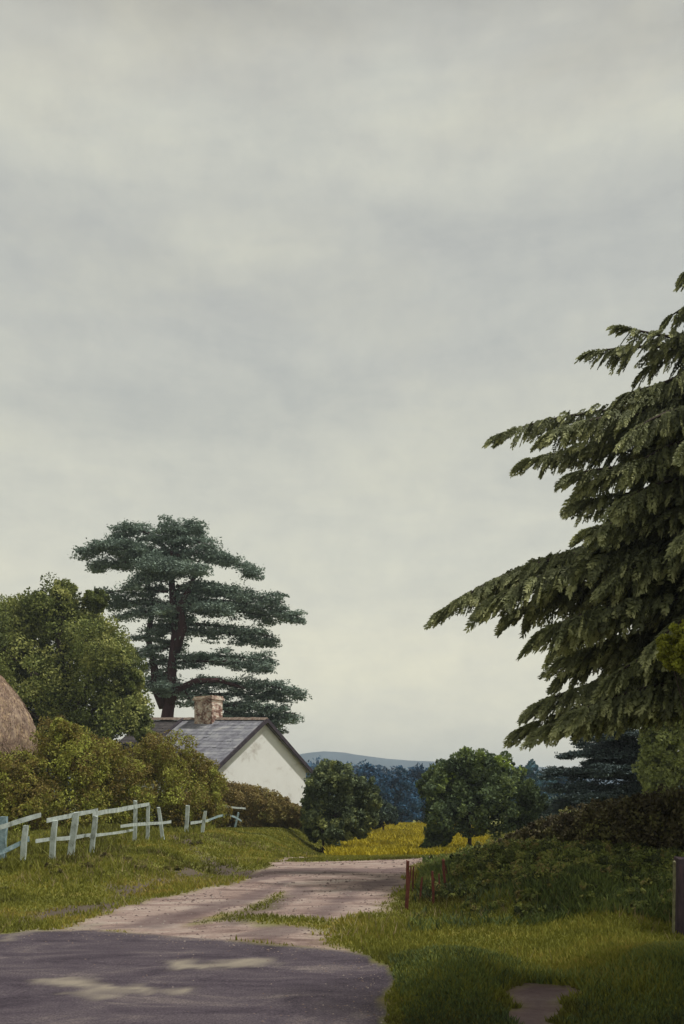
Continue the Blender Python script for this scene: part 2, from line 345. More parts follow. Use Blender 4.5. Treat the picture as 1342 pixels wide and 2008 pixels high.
# far woods as one mass
V, tn = [], []
cl = []
for i in range(90):
    px = random.uniform(520,1150); D = random.uniform(210,300); R = random.uniform(3.5,6)
    ytop = np.interp(px, [520,640,760,850,960,1150], [1506,1500,1505,1508,1512,1520])+random.uniform(-3,9)
    p = P(px, ytop, D); cl.append((p.x, p.y, p.z-R, R))
    cl.append((p.x+random.uniform(-3,3), p.y, p.z-R*2.2, R*1.1))
V, tn = crown_leaves(cl, 1.3, 16, 26, .45)
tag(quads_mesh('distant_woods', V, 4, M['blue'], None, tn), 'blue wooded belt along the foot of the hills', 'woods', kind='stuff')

# ------------------------------------------------------------------ cottage
Lc = P(422,1503,44); Rc = P(600,1507,50); ez = Lc.z; 
Lg = Vector((Lc.x,Lc.y,0)); Rg = Vector((Rc.x,Rc.y,0)); vdir = (Rg-Lg).normalized(); W = (Rg-Lg).length
udir = Vector((-vdir.y, vdir.x, 0)); Lh = 9.3; pk = EYE+(HY-1412)/F*47; RISE = .42
gz = -.8
cot = thing('cottage', (*((Lg+Rg)/2+udir*Lh/2)[:2], gz), 'white gabled cottage with grey slate roof behind the brown hedge', 'cottage')
def HP(u, v, z, up=0):           # along ridge, across, height
    q = Lg+vdir*v+udir*u; return Vector((q.x, q.y, z+RISE*u/Lh*up))
def box(pts8): return [tuple(p) for p in pts8], [(0,3,2,1),(4,5,6,7),(0,1,5,4),(1,2,6,5),(2,3,7,6),(3,0,4,7)]
# wall body with gables
wv = [HP(0,0,gz),HP(0,W,gz),HP(Lh,W,gz),HP(Lh,0,gz),HP(0,0,ez-.05,1),HP(0,W,ez-.05,1),HP(Lh,W,ez-.05,1),HP(Lh,0,ez-.05,1),HP(0,W/2,pk-.12,1),HP(Lh,W/2,pk-.12,1)]
mesh('wall', wv, [(0,1,5,8,4),(1,2,6,5),(2,3,7,9,6),(3,0,4,7),(4,8,9,7),(5,6,9,8)], M['wall'], cot)
# slate courses as real overlapping strips
def slopes(u0, u1, m, nm, lift=0, n=15, ov=.28):
    V, Fc = [], []
    for side in (0,1):
        ve = -ov if side == 0 else W+ov; slope = (pk-ez)/(W/2)
        for i in range(n):
            t0, t1 = i/n, (i+1.18)/n; t1 = min(t1, 1.0)
            def pt(u, t, dz):
                v = ve+(W/2-ve)*t; z = pk-slope*abs(W/2-v); return HP(u, v, z+dz+lift, 1)
            nu = 22
            for j in range(nu):
                a0 = u0+(u1-u0)*j/nu; a1 = u0+(u1-u0)*(j+.97)/nu; h = random.uniform(0,.035) if random.random() < .3 else random.uniform(0,.01)
                b0 = len(V); V += [pt(a0,t0,.040+h),pt(a1,t0,.040+h),pt(a1,t1,.03),pt(a0,t1,.03),pt(a0,t0,.02),pt(a1,t0,.02)]
                Fc += [(b0,b0+1,b0+2,b0+3),(b0+4,b0+5,b0+1,b0)]
        b0 = len(V)
        v0 = ve; z0 = pk-slope*abs(W/2-v0)
        V += [HP(u0,v0,z0-.06+lift,1),HP(u1,v0,z0-.06+lift,1),HP(u1,W/2,pk-.06+lift,1),HP(u0,W/2,pk-.06+lift,1),HP(u0,v0,z0+.02+lift,1),HP(u1,v0,z0+.02+lift,1),HP(u1,W/2,pk+.02+lift,1),HP(u0,W/2,pk+.02+lift,1)]
        Fc += [tuple(b0+k for k in f) for f in [(0,3,2,1),(4,5,6,7),(0,1,5,4),(1,2,6,5),(2,3,7,6),(3,0,4,7)]]
    return mesh(nm, V, Fc, m, cot)
roof = slopes(-.22, 6.15, M['slate'], 'roof')
old = slopes(6.25, Lh+.25, M['slatedark'], 'roof', -.05); old['label'] = 'older darker section of slate roof'
def beam(a, b_, w, h, m, nm, parent, off=(0,0,0)):
    a, b_ = Vector(a)+Vector(off), Vector(b_)+Vector(off); d = (b_-a).normalized(); s = d.cross(Vector((0,0,1)))
    s = s.normalized() if s.length > .01 else Vector((1,0,0)); t = s.cross(d).normalized()
    pts = [a-s*w/2-t*h/2,a+s*w/2-t*h/2,a+s*w/2+t*h/2,a-s*w/2+t*h/2,b_-s*w/2-t*h/2,b_+s*w/2-t*h/2,b_+s*w/2+t*h/2,b_-s*w/2+t*h/2]
    return mesh(nm, pts, [(0,1,2,3),(7,6,5,4),(0,4,5,1),(1,5,6,2),(2,6,7,3),(3,7,4,0)], m, parent)
sl = (pk-ez)/(W/2)
for v0 in (-.3, W+.3):
    z0 = pk-sl*abs(W/2-v0)
    beam(HP(-.27,v0,z0-.02,1), HP(-.27,W/2,pk-.0,1), .09, .20, M['verge'], 'verge_board', cot)
    beam(HP(6.2,v0,z0+.06,1), HP(6.2,W/2,pk+.06,1), .24, .12, M['verge'], 'coping', cot)
for i in range(24):
    u = -.3+i*(Lh+.5)/24
    beam(HP(u,W/2,pk+.09,1), HP(u+(Lh+.5)/24-.02,W/2,pk+.09+random.uniform(0,.02),1), .26, .09, M['ridge'], 'ridge_tile', roof) if False else None
V, Fc = [], []
for i in range(24):
    u0 = -.3+i*(Lh+.5)/24; u1 = u0+(Lh+.5)/24-.03; h = random.uniform(0,.03)
    b0 = len(V); V += [HP(u0,W/2-.17,pk-.0,1),HP(u1,W/2-.17,pk-.0,1),HP(u1,W/2,pk+.13+h,1),HP(u0,W/2,pk+.13+h,1),HP(u1,W/2+.17,pk-.0,1),HP(u0,W/2+.17,pk-.0,1)]
    Fc += [(b0,b0+1,b0+2,b0+3),(b0+3,b0+2,b0+4,b0+5),(b0,b0+3,b0+5),(b0+1,b0+4,b0+2)]
mesh('ridge_tiles', V, Fc, M['ridge'], cot)
beam(HP(-.2,-.36,ez-.30,1), HP(Lh+.2,-.36,ez-.30,1), .11, .09, M['verge'], 'gutter', cot)
# chimney
uc = 4.15; cw, cd = .70, .42; z0 = pk-.6; z1 = EYE+(HY-1366)/F*49.4
V = []; Fc = []
def cbox(u0,u1,v0,v1,za,zb):
    b0 = len(V); V.extend([HP(u0,v0,za),HP(u1,v0,za),HP(u1,v1,za),HP(u0,v1,za),HP(u0,v0,zb),HP(u1,v0,zb),HP(u1,v1,zb),HP(u0,v1,zb)])
    Fc.extend([tuple(b0+k for k in f) for f in [(0,1,2,3),(7,6,5,4),(0,4,5,1),(1,5,6,2),(2,6,7,3),(3,7,4,0)]])
cbox(uc-cw,uc+cw,W/2-cd,W/2+cd,z0,z1-.22)
chv = [tuple(p) for p in V]
chim = mesh('chimney', chv, Fc, M['brick'], cot)
V = []; Fc = []
cbox(uc-cw-.08,uc+cw+.08,W/2-cd-.08,W/2+cd+.08,z1-.217,z1-.10)
cbox(uc-cw-.03,uc+cw+.03,W/2-cd-.03,W/2+cd+.03,z1-.097,z1)
o = mesh('chimney_cap', V, Fc, M['brick'], cot); o.parent = chim

# ------------------------------------------------------------------ hayrick
hb = P(-45,1540,33); hb.z = float(T(hb.x,hb.y))
rick = thing('hayrick', hb, 'tall rounded golden brown hayrick at the left edge behind the bushes', 'hayrick')
prof = [(0,1.75),(1.2,1.95),(2.6,2.12),(3.4,2.14),(4.1,2.0),(4.8,1.68),(5.4,1.25),(5.9,.8),(6.3,.38),(6.45,.03)]
V, Fc = [], []; n = 96; K = 60
for j in range(K):
    h = 6.45*j/(K-1); r = np.interp(h, [p[0] for p in prof], [p[1] for p in prof])
    for i in range(n):
        a = 2*math.pi*i/n; rr = r+float(.07*vnoise(a*6, h, .5, 3)+.05*vnoise(a*14, h, .3, 8))+random.uniform(-.02,.02)
        V.append((hb.x+rr*math.cos(a), hb.y+rr*math.sin(a), hb.z+h))
for j in range(K-1):
    for i in range(n): Fc.append((j*n+i, j*n+(i+1)%n, (j+1)*n+(i+1)%n, (j+1)*n+i))
mesh('stack', V, Fc, M['hay'], rick, smooth=True)
n = 26000; a = rng.uniform(0,2*math.pi,n); h = rng.uniform(0,6.4,n); r = np.interp(h,[p[0] for p in prof],[p[1] for p in prof])+.03
c_ = np.stack([hb.x+r*np.cos(a), hb.y+r*np.sin(a), hb.z+h],1); ax = unit(np.stack([.5*np.cos(a), .5*np.sin(a), -np.ones(n)],1)+rng.normal(0,.45,(n,3)))
sd = unit(np.cross(ax, np.stack([np.cos(a),np.sin(a),0*a],1)))
M['straw'] = leaf_mat('straw', [(.1,(0.203,0.135,0.115)),(.5,(0.392,0.270,0.189)),(1,(0.621,0.459,0.270))], .15)
quads_mesh('loose_straw', rhombs(c_, ax, sd, rng.uniform(.08,.22,n), np.full(n,.02)), 4, M['straw'], rick, np.clip(.35+.25*np.sin(h*1.1)+rng.normal(0,.2,n),0,1))

# ------------------------------------------------------------------ left broadleaf tree and bushes
b0 = P(120,1600,47)
broadleaf('broadleaf_tree', b0, [(105,1192,50),(60,1225,55),(150,1235,55),(18,1225,45),(190,1270,55),(130,1300,65),(60,1320,65),(225,1320,50),(240,1385,48),(268,1415,24),(283,1440,16),(180,1395,65),(95,1405,70),(190,1440,46),(-35,1230,60),(125,1168,24),(-10,1300,65),(185,1180,22),(150,1460,50),(-80,1330,80),(60,1450,60),(-110,1270,60),(250,1330,22),(60,1390,50)],
          47, M['oak'], 'big rounded dark green broadleaf tree between the hayrick and the layered cedar', leaf=.165, sub=50, per=125, tint=.55, trunk_r=.4, squash=.95, spread=.22)
bush = [(95,30,[(120,1475,42),(90,1520,50),(150,1520,48),(115,1580,60),(70,1600,45),(165,1590,45),(125,1448,20)],'tall yellow green bush rising beside the hayrick'),
        (20,29,[(15,1545,48),(-25,1530,50),(40,1590,45),(0,1620,40),(-50,1590,60),(55,1530,30)],'brownish bush at the left edge below the hayrick'),
        (215,31,[(200,1500,34),(230,1525,44),(195,1560,48),(245,1580,45),(215,1610,40)],'olive green bush behind the middle of the white fence'),
        (305,33,[(304,1500,36),(335,1500,40),(275,1512,30),(305,1550,50),(350,1560,45),(290,1600,40),(340,1600,36)],'broad olive bush with brown patches hiding the cottage roof corner'),
        (395,35,[(385,1530,34),(410,1550,32),(380,1580,36),(415,1590,30),(395,1610,26),(372,1510,22)],'lower brownish bush at the gap in the white fence')]
for px, D, l, lab in bush:
    l = [(a, b_-14 if b_ < 1560 else b_, r*1.08) for a, b_, r in l]
    broadleaf('bush', P(px,1600,D), l, D, M['olive'], lab, 'bush', leaf=.085, sub=44, per=120, tint=.52, trunk_r=.07, trunkname='stem', group='bushes behind the white fence', spread=.2)
# low brown hedge below the gable
hl = []
for i in range(15):
    t = i/14; px = 425+t*160; top = np.interp(px,[425,440,520,560,590],[1530,1533,1552,1570,1586]); bt = np.interp(px,[425,600],[1612,1616])
    r = max((bt-top)/2.6, 9); hl += [(px, top+r, r, random.uniform(-.3,.3)), (px+5, bt-r*.6, r, random.uniform(-.3,.3)), (px+3, (top+bt)/2, r*1.05, random.uniform(-.2,.2))]
broadleaf('hedge', P(510,1600,42.3), hl, 42.3, M['brownhedge'], 'low brown clipped hedge sloping down in front of the white gable', 'hedge', leaf=.10, sub=34, per=90, tint=.5, trunk_r=.05, trunkname='stem', back=False, spread=.12)

# tree beside the cottage corner, with thin stem
broadleaf('small_tree', P(634,1672,40), [(650,1520,26),(675,1530,28),(622,1540,26),(640,1560,34),(690,1560,34),(712,1575,26),(660,1595,36),(622,1595,24),(700,1605,26),(645,1630,26),(728,1600,16),(718,1545,20),(618,1625,20),(612,1575,18),(612,1600,18),(735,1575,14),(675,1622,24),(708,1628,14)],
          40, M['darkgreen'], 'dark bushy tree against the right corner of the cottage', leaf=.14, sub=34, per=80, tint=.45, trunk_r=.07, spread=.24)
broadleaf('round_tree', P(921,1672,40), [(880,1520,36),(915,1500,30),(955,1503,30),(990,1515,32),(862,1560,34),(905,1555,48),(960,1550,48),(1010,1560,38),(1045,1575,26),(870,1605,34),(925,1600,34),(975,1600,34),(1025,1603,22),(852,1640,22),(838,1660,13),(872,1635,18),(845,1540,22)],
          40, M['roundtree'], 'round dark tree on a thin trunk at the edge of the yellow field', leaf=.17, sub=30, per=70, tint=.45, trunk_r=.11, spread=.22)
# blue trees beyond the field
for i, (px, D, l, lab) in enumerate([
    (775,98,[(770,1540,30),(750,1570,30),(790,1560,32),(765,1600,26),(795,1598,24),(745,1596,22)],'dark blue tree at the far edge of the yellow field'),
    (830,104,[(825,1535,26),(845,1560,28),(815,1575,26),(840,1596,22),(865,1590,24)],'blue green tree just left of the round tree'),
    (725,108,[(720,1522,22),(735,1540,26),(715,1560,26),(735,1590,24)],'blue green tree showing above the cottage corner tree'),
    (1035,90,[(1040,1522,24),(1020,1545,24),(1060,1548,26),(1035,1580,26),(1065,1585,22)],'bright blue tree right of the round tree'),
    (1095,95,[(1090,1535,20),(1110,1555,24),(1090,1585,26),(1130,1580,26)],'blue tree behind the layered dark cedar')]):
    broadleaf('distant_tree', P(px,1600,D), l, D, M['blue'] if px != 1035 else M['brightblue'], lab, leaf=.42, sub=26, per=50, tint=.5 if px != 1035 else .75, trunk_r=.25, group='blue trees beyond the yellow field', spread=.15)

M['midgreen'] = leaf_mat('blue_green_bush_leaves', [(.05,(.035,.055,.050)),(.5,(.062,.090,.070)),(1,(.10,.135,.085))], .15)
for px, D, l, lab in [(752,58,[(742,1588,20),(760,1596,16),(735,1608,14),(770,1606,10)],'blue green bush joining the cottage corner tree to the yellow field'),
                      (1062,56,[(1045,1590,22),(1075,1585,24),(1100,1598,20),(1030,1608,14),(1068,1608,18)],'blue green bush between the round tree and the bank hedge'),
                      (612,47,[(605,1590,16),(618,1600,18),(606,1618,14),(625,1622,14)],'dark low shrub tucked under the cottage corner')]:
    broadleaf('shrub', P(px,1605,D), l, D, M['midgreen'], lab, 'shrub', leaf=.2, sub=30, per=60, tint=.5, trunk_r=.06, trunkname='stem', spread=.2)

# pale green tree behind the spruce, right edge
broadleaf('pale_tree', P(1350,1600,34), [(1310,1405,42),(1350,1400,45),(1300,1455,35),(1340,1460,50),(1305,1510,38),(1345,1520,45),(1400,1430,60),(1390,1500,60),(1290,1535,24)],
          34, M['pale'], 'pale green leafy tree at the right edge under the spruce boughs', leaf=.15, sub=30, per=75, tint=.5, trunk_r=.16, spread=.12)

# ------------------------------------------------------------------ layered cedars
def pads(branches, D, size, thick, dens, m_tint=.5):
    V, Tn = [], []
    for (a, b_, wd, lift) in branches:
        L_ = (b_-a).length; k = int(dens*.8*L_*max(wd,.5)); t = rng.uniform(0.02,1,k)**.85
        pr = (np.sin(math.pi*np.clip(t*.88+.10,0,1))**.6)
        cx = np.array(a)+(np.array(b_)-np.array(a))*t[:,None]; cx[:,2] += lift*4*t*(1-t)
        d = np.array((b_-a).normalized()); s = unit(np.cross(d,[0,0,1.0])[None])[0]
        cx += s*(rng.uniform(-1,1,k)*wd*.75*pr)[:,None]; cx[:,2] += rng.normal(0,thick*.5,k)-.12*np.abs(rng.normal(size=k))
        per = 95; r = size*2.7
        zz = rng.uniform(.6,1.5,(k,1,1)); dd = np.clip(rng.normal(size=(k,per,3)),-1.7,1.7)*np.array([r,r,thick*.46])*.55*zz; dd[...,2] = np.where(dd[...,2] < 0, dd[...,2]*.45, dd[...,2])
        c_ = (cx[:,None,:]+dd).reshape(-1,3)
        V.append(leaf_cloud(c_, size, flat=.5, aspect=.45)); Tn.append(np.clip(m_tint+np.repeat(rng.normal(0,.13,k),per)+rng.normal(0,.08,k*per),0,1))
    return np.concatenate(V), np.concatenate(Tn)
Dc = 60
cb = P(322,1600,Dc); cb.z = -.9
ced = thing('cedar_tree', cb, 'tall flat layered grey green cedar with red trunks behind the cottage chimney', 'tree')
def W_(px,py,dd=0): return P(px,py,Dc+dd)
BR = []
def br(x0,y0,x1,y1,dd,wd,lift=0.0): BR.append((W_(x0,y0,0), W_(x1,y1,dd), wd, lift))
# top dome and long boughs (root x,y -> tip x,y, depth offset, half width, lift)
br(330,1080,225,1052,0,1.5,.9); br(330,1070,345,1028,-.5,1.9,.3); br(330,1065,400,1042,.5,1.6,.5); br(335,1075,440,1095,-1,1.1,.8); br(340,1090,508,1128,-.5,1.0,.6)
br(325,1095,155,1085,-.5,1.3,.7); br(325,1105,178,1115,1.2,1.2,.3); br(320,1090,200,1075,-1.5,1.2,.3); br(345,1110,250,1085,2,1.4,.3)
br(330,1135,285,1108,-3,1.3,.1); br(335,1120,400,1118,-3,1.2,.1); br(330,1120,250,1150,-2,.9,.1)
br(330,1160,190,1168,0,.8,.3); br(330,1185,195,1195,1,.9,.4); br(325,1205,225,1212,-1,.8,.3)
br(340,1160,470,1165,-1,.9,.4); br(345,1150,558,1182,0,.8,.2); br(350,1175,592,1212,0,.9,.4); br(350,1185,570,1216,1.2,.8,.1); br(345,1190,450,1195,-2,.9,.2)
br(350,1225,535,1250,0,.7,.3); br(350,1240,540,1262,.5,.8,.3); br(335,1235,265,1255,0,.7,.2); br(330,1270,255,1285,-1,.7,.1)
br(345,1290,540,1300,0,.7,.3); br(345,1300,525,1310,-1,.8,.3); br(330,1295,270,1310,.5,.6,.1); br(330,1320,280,1345,0,.7,.1)
br(350,1345,592,1360,0,.9,.5); br(370,1365,565,1368,1,.9,.2); br(380,1385,585,1402,0,1.0,.3); br(400,1405,560,1425,.8,1.1,0); br(420,1400,540,1440,-.3,.9,0); br(440,1395,582,1415,1.5,1.0,0)
br(350,1340,380,1385,-1,.6,.1); br(325,1340,350,1380,2,.9,.1)
for i in range(9):          # boughs to the back and front
    y0 = random.uniform(1090,1390); a = math.radians(random.choice([random.uniform(50,130),random.uniform(230,310)])); R_ = random.uniform(2.2,5.2)*(.6 if y0 < 1150 else 1)
    r0 = W_(335,y0); BR.append((r0, r0+Vector((R_*math.cos(a)*.8, R_*math.sin(a), random.uniform(-.3,.5))), .8, .3))
V, tn = pads([(a,b,w_,l) for a,b,w_,l in BR], Dc, .20, .44, 12, .55)
quads_mesh('crown', V, 4, M['cedar'], ced, tn)
tb = Tube()
tb.add([cb, W_(326,1420), W_(334,1360), W_(338,1300), W_(345,1240), W_(340,1180), W_(335,1120), W_(338,1060)], [.60,.48,.38,.33,.30,.27,.2,.08], 10)
tb.add([W_(322,1385), W_(306,1350,.3), W_(302,1300,.3), W_(290,1250,.4), W_(300,1190,.3), W_(290,1130,0)], [.42,.32,.26,.22,.16,.07], 8)
tb.add([W_(345,1280), W_(358,1230,-.5), W_(352,1190,-.7), W_(375,1150,-.7), W_(390,1100,-.5)], [.3,.34,.26,.18,.07], 8)
tb.add([W_(328,1385), W_(350,1352,-.6), W_(385,1335,-.9), W_(430,1334,-.9), W_(480,1350,-.6)], [.34,.27,.2,.15,.07], 8)
tb.make('trunk', M['redbark'], ced)
tb = Tube()
for a, b_, wd, lift in BR: tb.add(curve(a, b_, lift, 6), [.13,.11,.09,.07,.05,.03], 6)
tb.make('branches', M['redbark'], ced)

Dc = 38
cb = P(1262,1600,Dc); cb.z = float(T(cb.x,cb.y))
ce2 = thing('cedar_tree', cb, 'dark blue green layered conifer above the right bank between pale tree and blue trees', 'tree')
BR = []
br(1262,1440,1135,1450,0,.6,.2); br(1262,1435,1180,1440,-1,.5,.1); br(1262,1450,1290,1450,-.6,.6,.1)
br(1262,1480,1108,1478,0,.45,.1); br(1262,1478,1150,1495,.8,.6,.1); br(1262,1485,1295,1490,-1,.6,.1)
br(1262,1515,1075,1512,0,.5,.1); br(1262,1520,1120,1520,1,.7,.1); br(1262,1515,1170,1505,-1,.7,.1); br(1262,1520,1300,1530,-.5,.7,.1)
br(1262,1548,1080,1545,0,.6,.15); br(1262,1555,1110,1560,-.8,.7,0); br(1262,1560,1090,1575,.8,.7,0); br(1262,1550,1300,1560,.3,.8,0); br(1262,1565,1130,1590,-.2,.8,0)
for i in range(16):
    y0 = random.uniform(1445,1580); a = math.radians(random.uniform(20,160)); R_ = random.uniform(1.2,3)
    r0 = W_(1262,y0); BR.append((r0, r0+Vector((R_*math.cos(a), R_*math.sin(a), 0)), .5, .1))
V, tn = pads(BR, Dc, .14, .17, 34, .5)
quads_mesh('crown', V, 4, M['cedardark'], ce2, tn)
tb = Tube(); tb.add([cb, W_(1262,1560), W_(1262,1500), W_(1262,1440), W_(1262,1418)], [.22,.19,.15,.1,.03], 8)
for a, b_, wd, lift in BR: tb.add(curve(a, b_, lift, 5), [.05,.04,.035,.03,.015], 5)
tb.make('trunk', M['bark'], ce2)

# ------------------------------------------------------------------ big spruce at the right
Ds = 14.0; tx = 6.7
sb = Vector((tx, Ds, float(T(tx,Ds))-.05))
spr = thing('spruce_tree', sb, 'huge drooping olive green spruce filling the right side of the sky', 'tree')
SP = []      # sprays: base, dir, length, width, tint
BRS = []
def spruce_branch(root, tip, lift, dens=1.0, spl=.5, hangf=1.0):
    pts = curve(root, tip, lift, 9); BRS.append((pts, .055))
    arr = np.array([list(p) for p in pts]); seg = (Vector(tip)-Vector(root)); L_ = seg.length
    k = int(dens*L_*26); t = rng.uniform(.08,1.0,k)**.8; t = np.append(t, [.985,1.0,.96,.93])
    f = t*8; i = np.minimum(f.astype(int),7); fr = (f-i)[:,None]; base = arr[i]*(1-fr)+arr[i+1]*fr
    d = unit(arr[i+1]-arr[i]); side = unit(np.cross(d,[0,0,1.0])); sg = rng.uniform(-1,1,len(t))[:,None]
    tipness = (t > .92).astype(float)[:,None]
    dr = d*rng.uniform(.55,1.0,(len(t),1))+side*sg*.9*(1-tipness*.8)+np.array([0,0,-1.0])*rng.uniform(.25,1.15,(len(t),1))*hangf*(1-tipness*.75)
    wide = (1-t)[:,None]*side*sg*min(L_*.22,.8); base = base+wide
    ln = spl*rng.uniform(.65,1.25,len(t))*(1-.35*t)
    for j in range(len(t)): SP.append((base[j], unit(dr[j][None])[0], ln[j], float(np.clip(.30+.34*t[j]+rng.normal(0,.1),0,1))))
env = [(2.2,3.0),(3.0,3.3),(4.0,3.6),(4.6,3.7),(5.3,3.1),(6.1,2.9),(7.0,3.1),(7.6,2.7),(8.4,2.2),(9.2,1.7),(10,1.15),(11,.6),(12.0,.15)]
def Sp(px,py,dd=0): return P(px,py,Ds+dd)
def tk(z): return Vector((tx, Ds, z))
guided = [((1335,556),9.9,.15,-.2,.26),((1220,640),8.9,-.1,-.3,.36),((1152,692),8.6,.15,.5,.36),((1225,775),7.9,.25,-.5,.42),((972,855),7.5,.35,0,.40),((1075,850),7.3,.35,-.8,.48),
          ((1030,905),6.9,.3,.6,.42),((1120,930),6.6,.2,-.6,.5),((1135,985),6.2,.2,0,.5),((1150,1040),5.9,.2,-.9,.5),((1118,1080),5.5,.15,.3,.40),((1120,1110),5.4,.15,-.5,.45),
          ((862,1200),5.0,.75,0,.46),((918,1165),5.2,.6,.5,.5),((960,1180),4.9,.6,-.5,.62),((1010,1200),4.6,.5,.3,.62),((1060,1240),4.4,.4,-.7,.62),((1105,1290),4.0,.3,.5,.6),
          ((1055,1380),3.6,.25,0,.55),((1015,1432),3.3,.25,.3,.5),((1060,1430),3.2,.2,-.5,.5),((1120,1400),3.4,.2,-.8,.6),((1180,1390),3.4,.2,.6,.55),((1230,1380),3.5,.2,-.3,.5),((1150,1420),3.2,.15,.2,.4),((1110,1430),3.1,.1,.6,.4)]
for (p, z, lift, dd, spl) in guided: spruce_branch(tk(z), Sp(p[0],p[1],dd), lift, 1.5, spl)
for i in range(150):
    z = 3.7+(11.9-3.7)*(i/149)**.95; a = i*2.399963+random.uniform(-.3,.3)
    R_ = np.interp(z-.5,[e[0] for e in env],[e[1] for e in env])*random.uniform(.75,1.0)
    if z > 7.6 and i % 2: continue
    facing = math.cos(a-math.pi)                  # toward -x, the side in the picture
    tip = Vector((tx+R_*math.cos(a), Ds+R_*math.sin(a), z-R_*random.uniform(.12,.28)))
    spruce_branch(tk(z), tip, .22*R_*.5, 1.15 if facing > -.2 else .7, .55 if z < 9 else .38)
# sprays -> leaflets
S_b = np.array([s[0] for s in SP]); S_d = np.array([s[1] for s in SP]); S_l = np.array([s[2] for s in SP]); S_t = np.array([s[3] for s in SP])
K = 72; u = np.tile(np.linspace(.02,1,K), (len(SP),1)); sgn = np.tile(np.where(np.arange(K)%2 == 0,1,-1), (len(SP),1))
axis = S_d[:,None,:]*u[...,None]*S_l[:,None,None]; axis[...,2] -= (u**2)*S_l[:,None]*.28
sd = unit(np.cross(S_d, unit(rng.normal(size=S_d.shape)*np.array([.6,.6,.25])+np.array([0,0,.6]))))
prof_w = np.sin(math.pi*np.clip(u*.72+.16,0,1))**.7
cen = S_b[:,None,:]+axis+sd[:,None,:]*(sgn*rng.uniform(.1,1.1,u.shape)*prof_w*S_l[:,None]*.15)[...,None]
la = unit(S_d[:,None,:]*1.0+sd[:,None,:]*(sgn*.75)[...,None]+np.array([0,0,-.25])+rng.normal(0,.28,cen.shape))
ls = unit(np.cross(la, np.cross(S_d, sd)[:,None,:]+rng.normal(0,.6,cen.shape)))
cen = cen.reshape(-1,3); la = la.reshape(-1,3); ls = ls.reshape(-1,3)
ln = (np.repeat(S_l,K)*.18*(.55+.6*prof_w.ravel())*rng.uniform(.8,1.2,len(cen)))
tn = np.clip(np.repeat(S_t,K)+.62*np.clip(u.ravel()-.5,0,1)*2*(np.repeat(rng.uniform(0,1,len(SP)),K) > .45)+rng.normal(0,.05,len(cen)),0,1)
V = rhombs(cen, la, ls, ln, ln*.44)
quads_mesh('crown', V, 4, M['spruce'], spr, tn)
tb = Tube(); tb.add([sb, (tx,Ds,3), (tx+.03,Ds,6), (tx,Ds,9), (tx,Ds,12.1)], [.36,.29,.21,.12,.02], 12)
tb.make('trunk', M['bark'], spr)
tb = Tube()
for pts, r_ in BRS: tb.add(pts, [r_*(1-.1*i) for i in range(9)], 5)
tb.make('branches', M['bark'], spr)

# young yellow green tree at the right edge
broadleaf('young_tree', (8.3*.0+P(1405,1600,10.8).x, 10.8, 0), [(1335,1262,34),(1320,1285,22),(1365,1250,40),(1395,1280,45),(1345,1290,22),(1420,1240,40),(1308,1262,14)],
          10.8, M['lime'], 'yellow green leafy sapling poking in at the right edge before the spruce', leaf=.06, sub=26, per=60, tint=.5, trunk_r=.045, back=False)

# unseen trees added to cast shade on the verge and the lane
def slender(x, y, h, r, label):
    b_ = Vector((x,y,float(T(x,y)))); t = thing('shade_poplar', b_, label, 'tree')
    cl = []
    for i in range(34):
        f = i/33; z = 2.2+(h-2.4)*f; rr = r*math.sin(math.pi*min(.12+.84*f,.98))**.6; cl.append((x+random.uniform(-.3,.3)*rr, y+random.uniform(-.3,.3)*rr, z, rr*.8))
    V, tn = crown_leaves(cl, .18, 26, 60, .5); quads_mesh('crown', V, 4, M['oak'], t, tn)
    tb = Tube(); tb.add(curve(b_, (x,y,h-.8), 0, 6), [.24,.19,.15,.1,.06,.02]); tb.make('trunk', M['bark'], t)
slender(8.2, 14.6, 19.5, .62, 'tall slender poplar added outside the right edge of the view for its shadow')
b_ = Vector((6.6, 4.6, 0))  # unseen tree added to shade the bottom right foreground
t = thing('shade_tree', b_, 'spreading dark leaved tree added outside the view on the right verge to cast shade', 'tree')
cl = [(6.6+dx,4.6+dy,z,r) for dx,dy,z,r in [(0,0,7,1.6),(-1.6,.3,5.6,1.5),(1.2,.8,5.8,1.5),(-.4,-1.6,5.7,1.5),(0,1.5,5.4,1.4),(-2.4,-.8,4.9,1.2),(1.8,-1.2,5.2,1.4),(-1.3,1.2,4.6,1.1),(.2,-2.8,5,1.3),(-2.0,-2.2,5.2,1.3),(-.6,.6,9,1.3),(-.4,-.6,8.4,1.3),(-1.2,-.9,7.6,1.1),(-1.6,-1.4,7.8,.9),(.6,1.6,7.6,1.2)]]
V, tn = crown_leaves(cl, .17, 34, 60, .45); quads_mesh('crown', V, 4, M['oak'], t, tn)
tb = Tube(); tb.add(curve(b_, (6.6,4.6,6.5), 0, 6, .05), [.3,.24,.2,.16,.12,.05])
for c_ in cl: tb.add(curve((6.6,4.6,random.uniform(2.6,4)), c_[:3], .2, 5), [.11,.09,.07,.05,.03], 6)
tb.make('trunk', M['bark'], t)

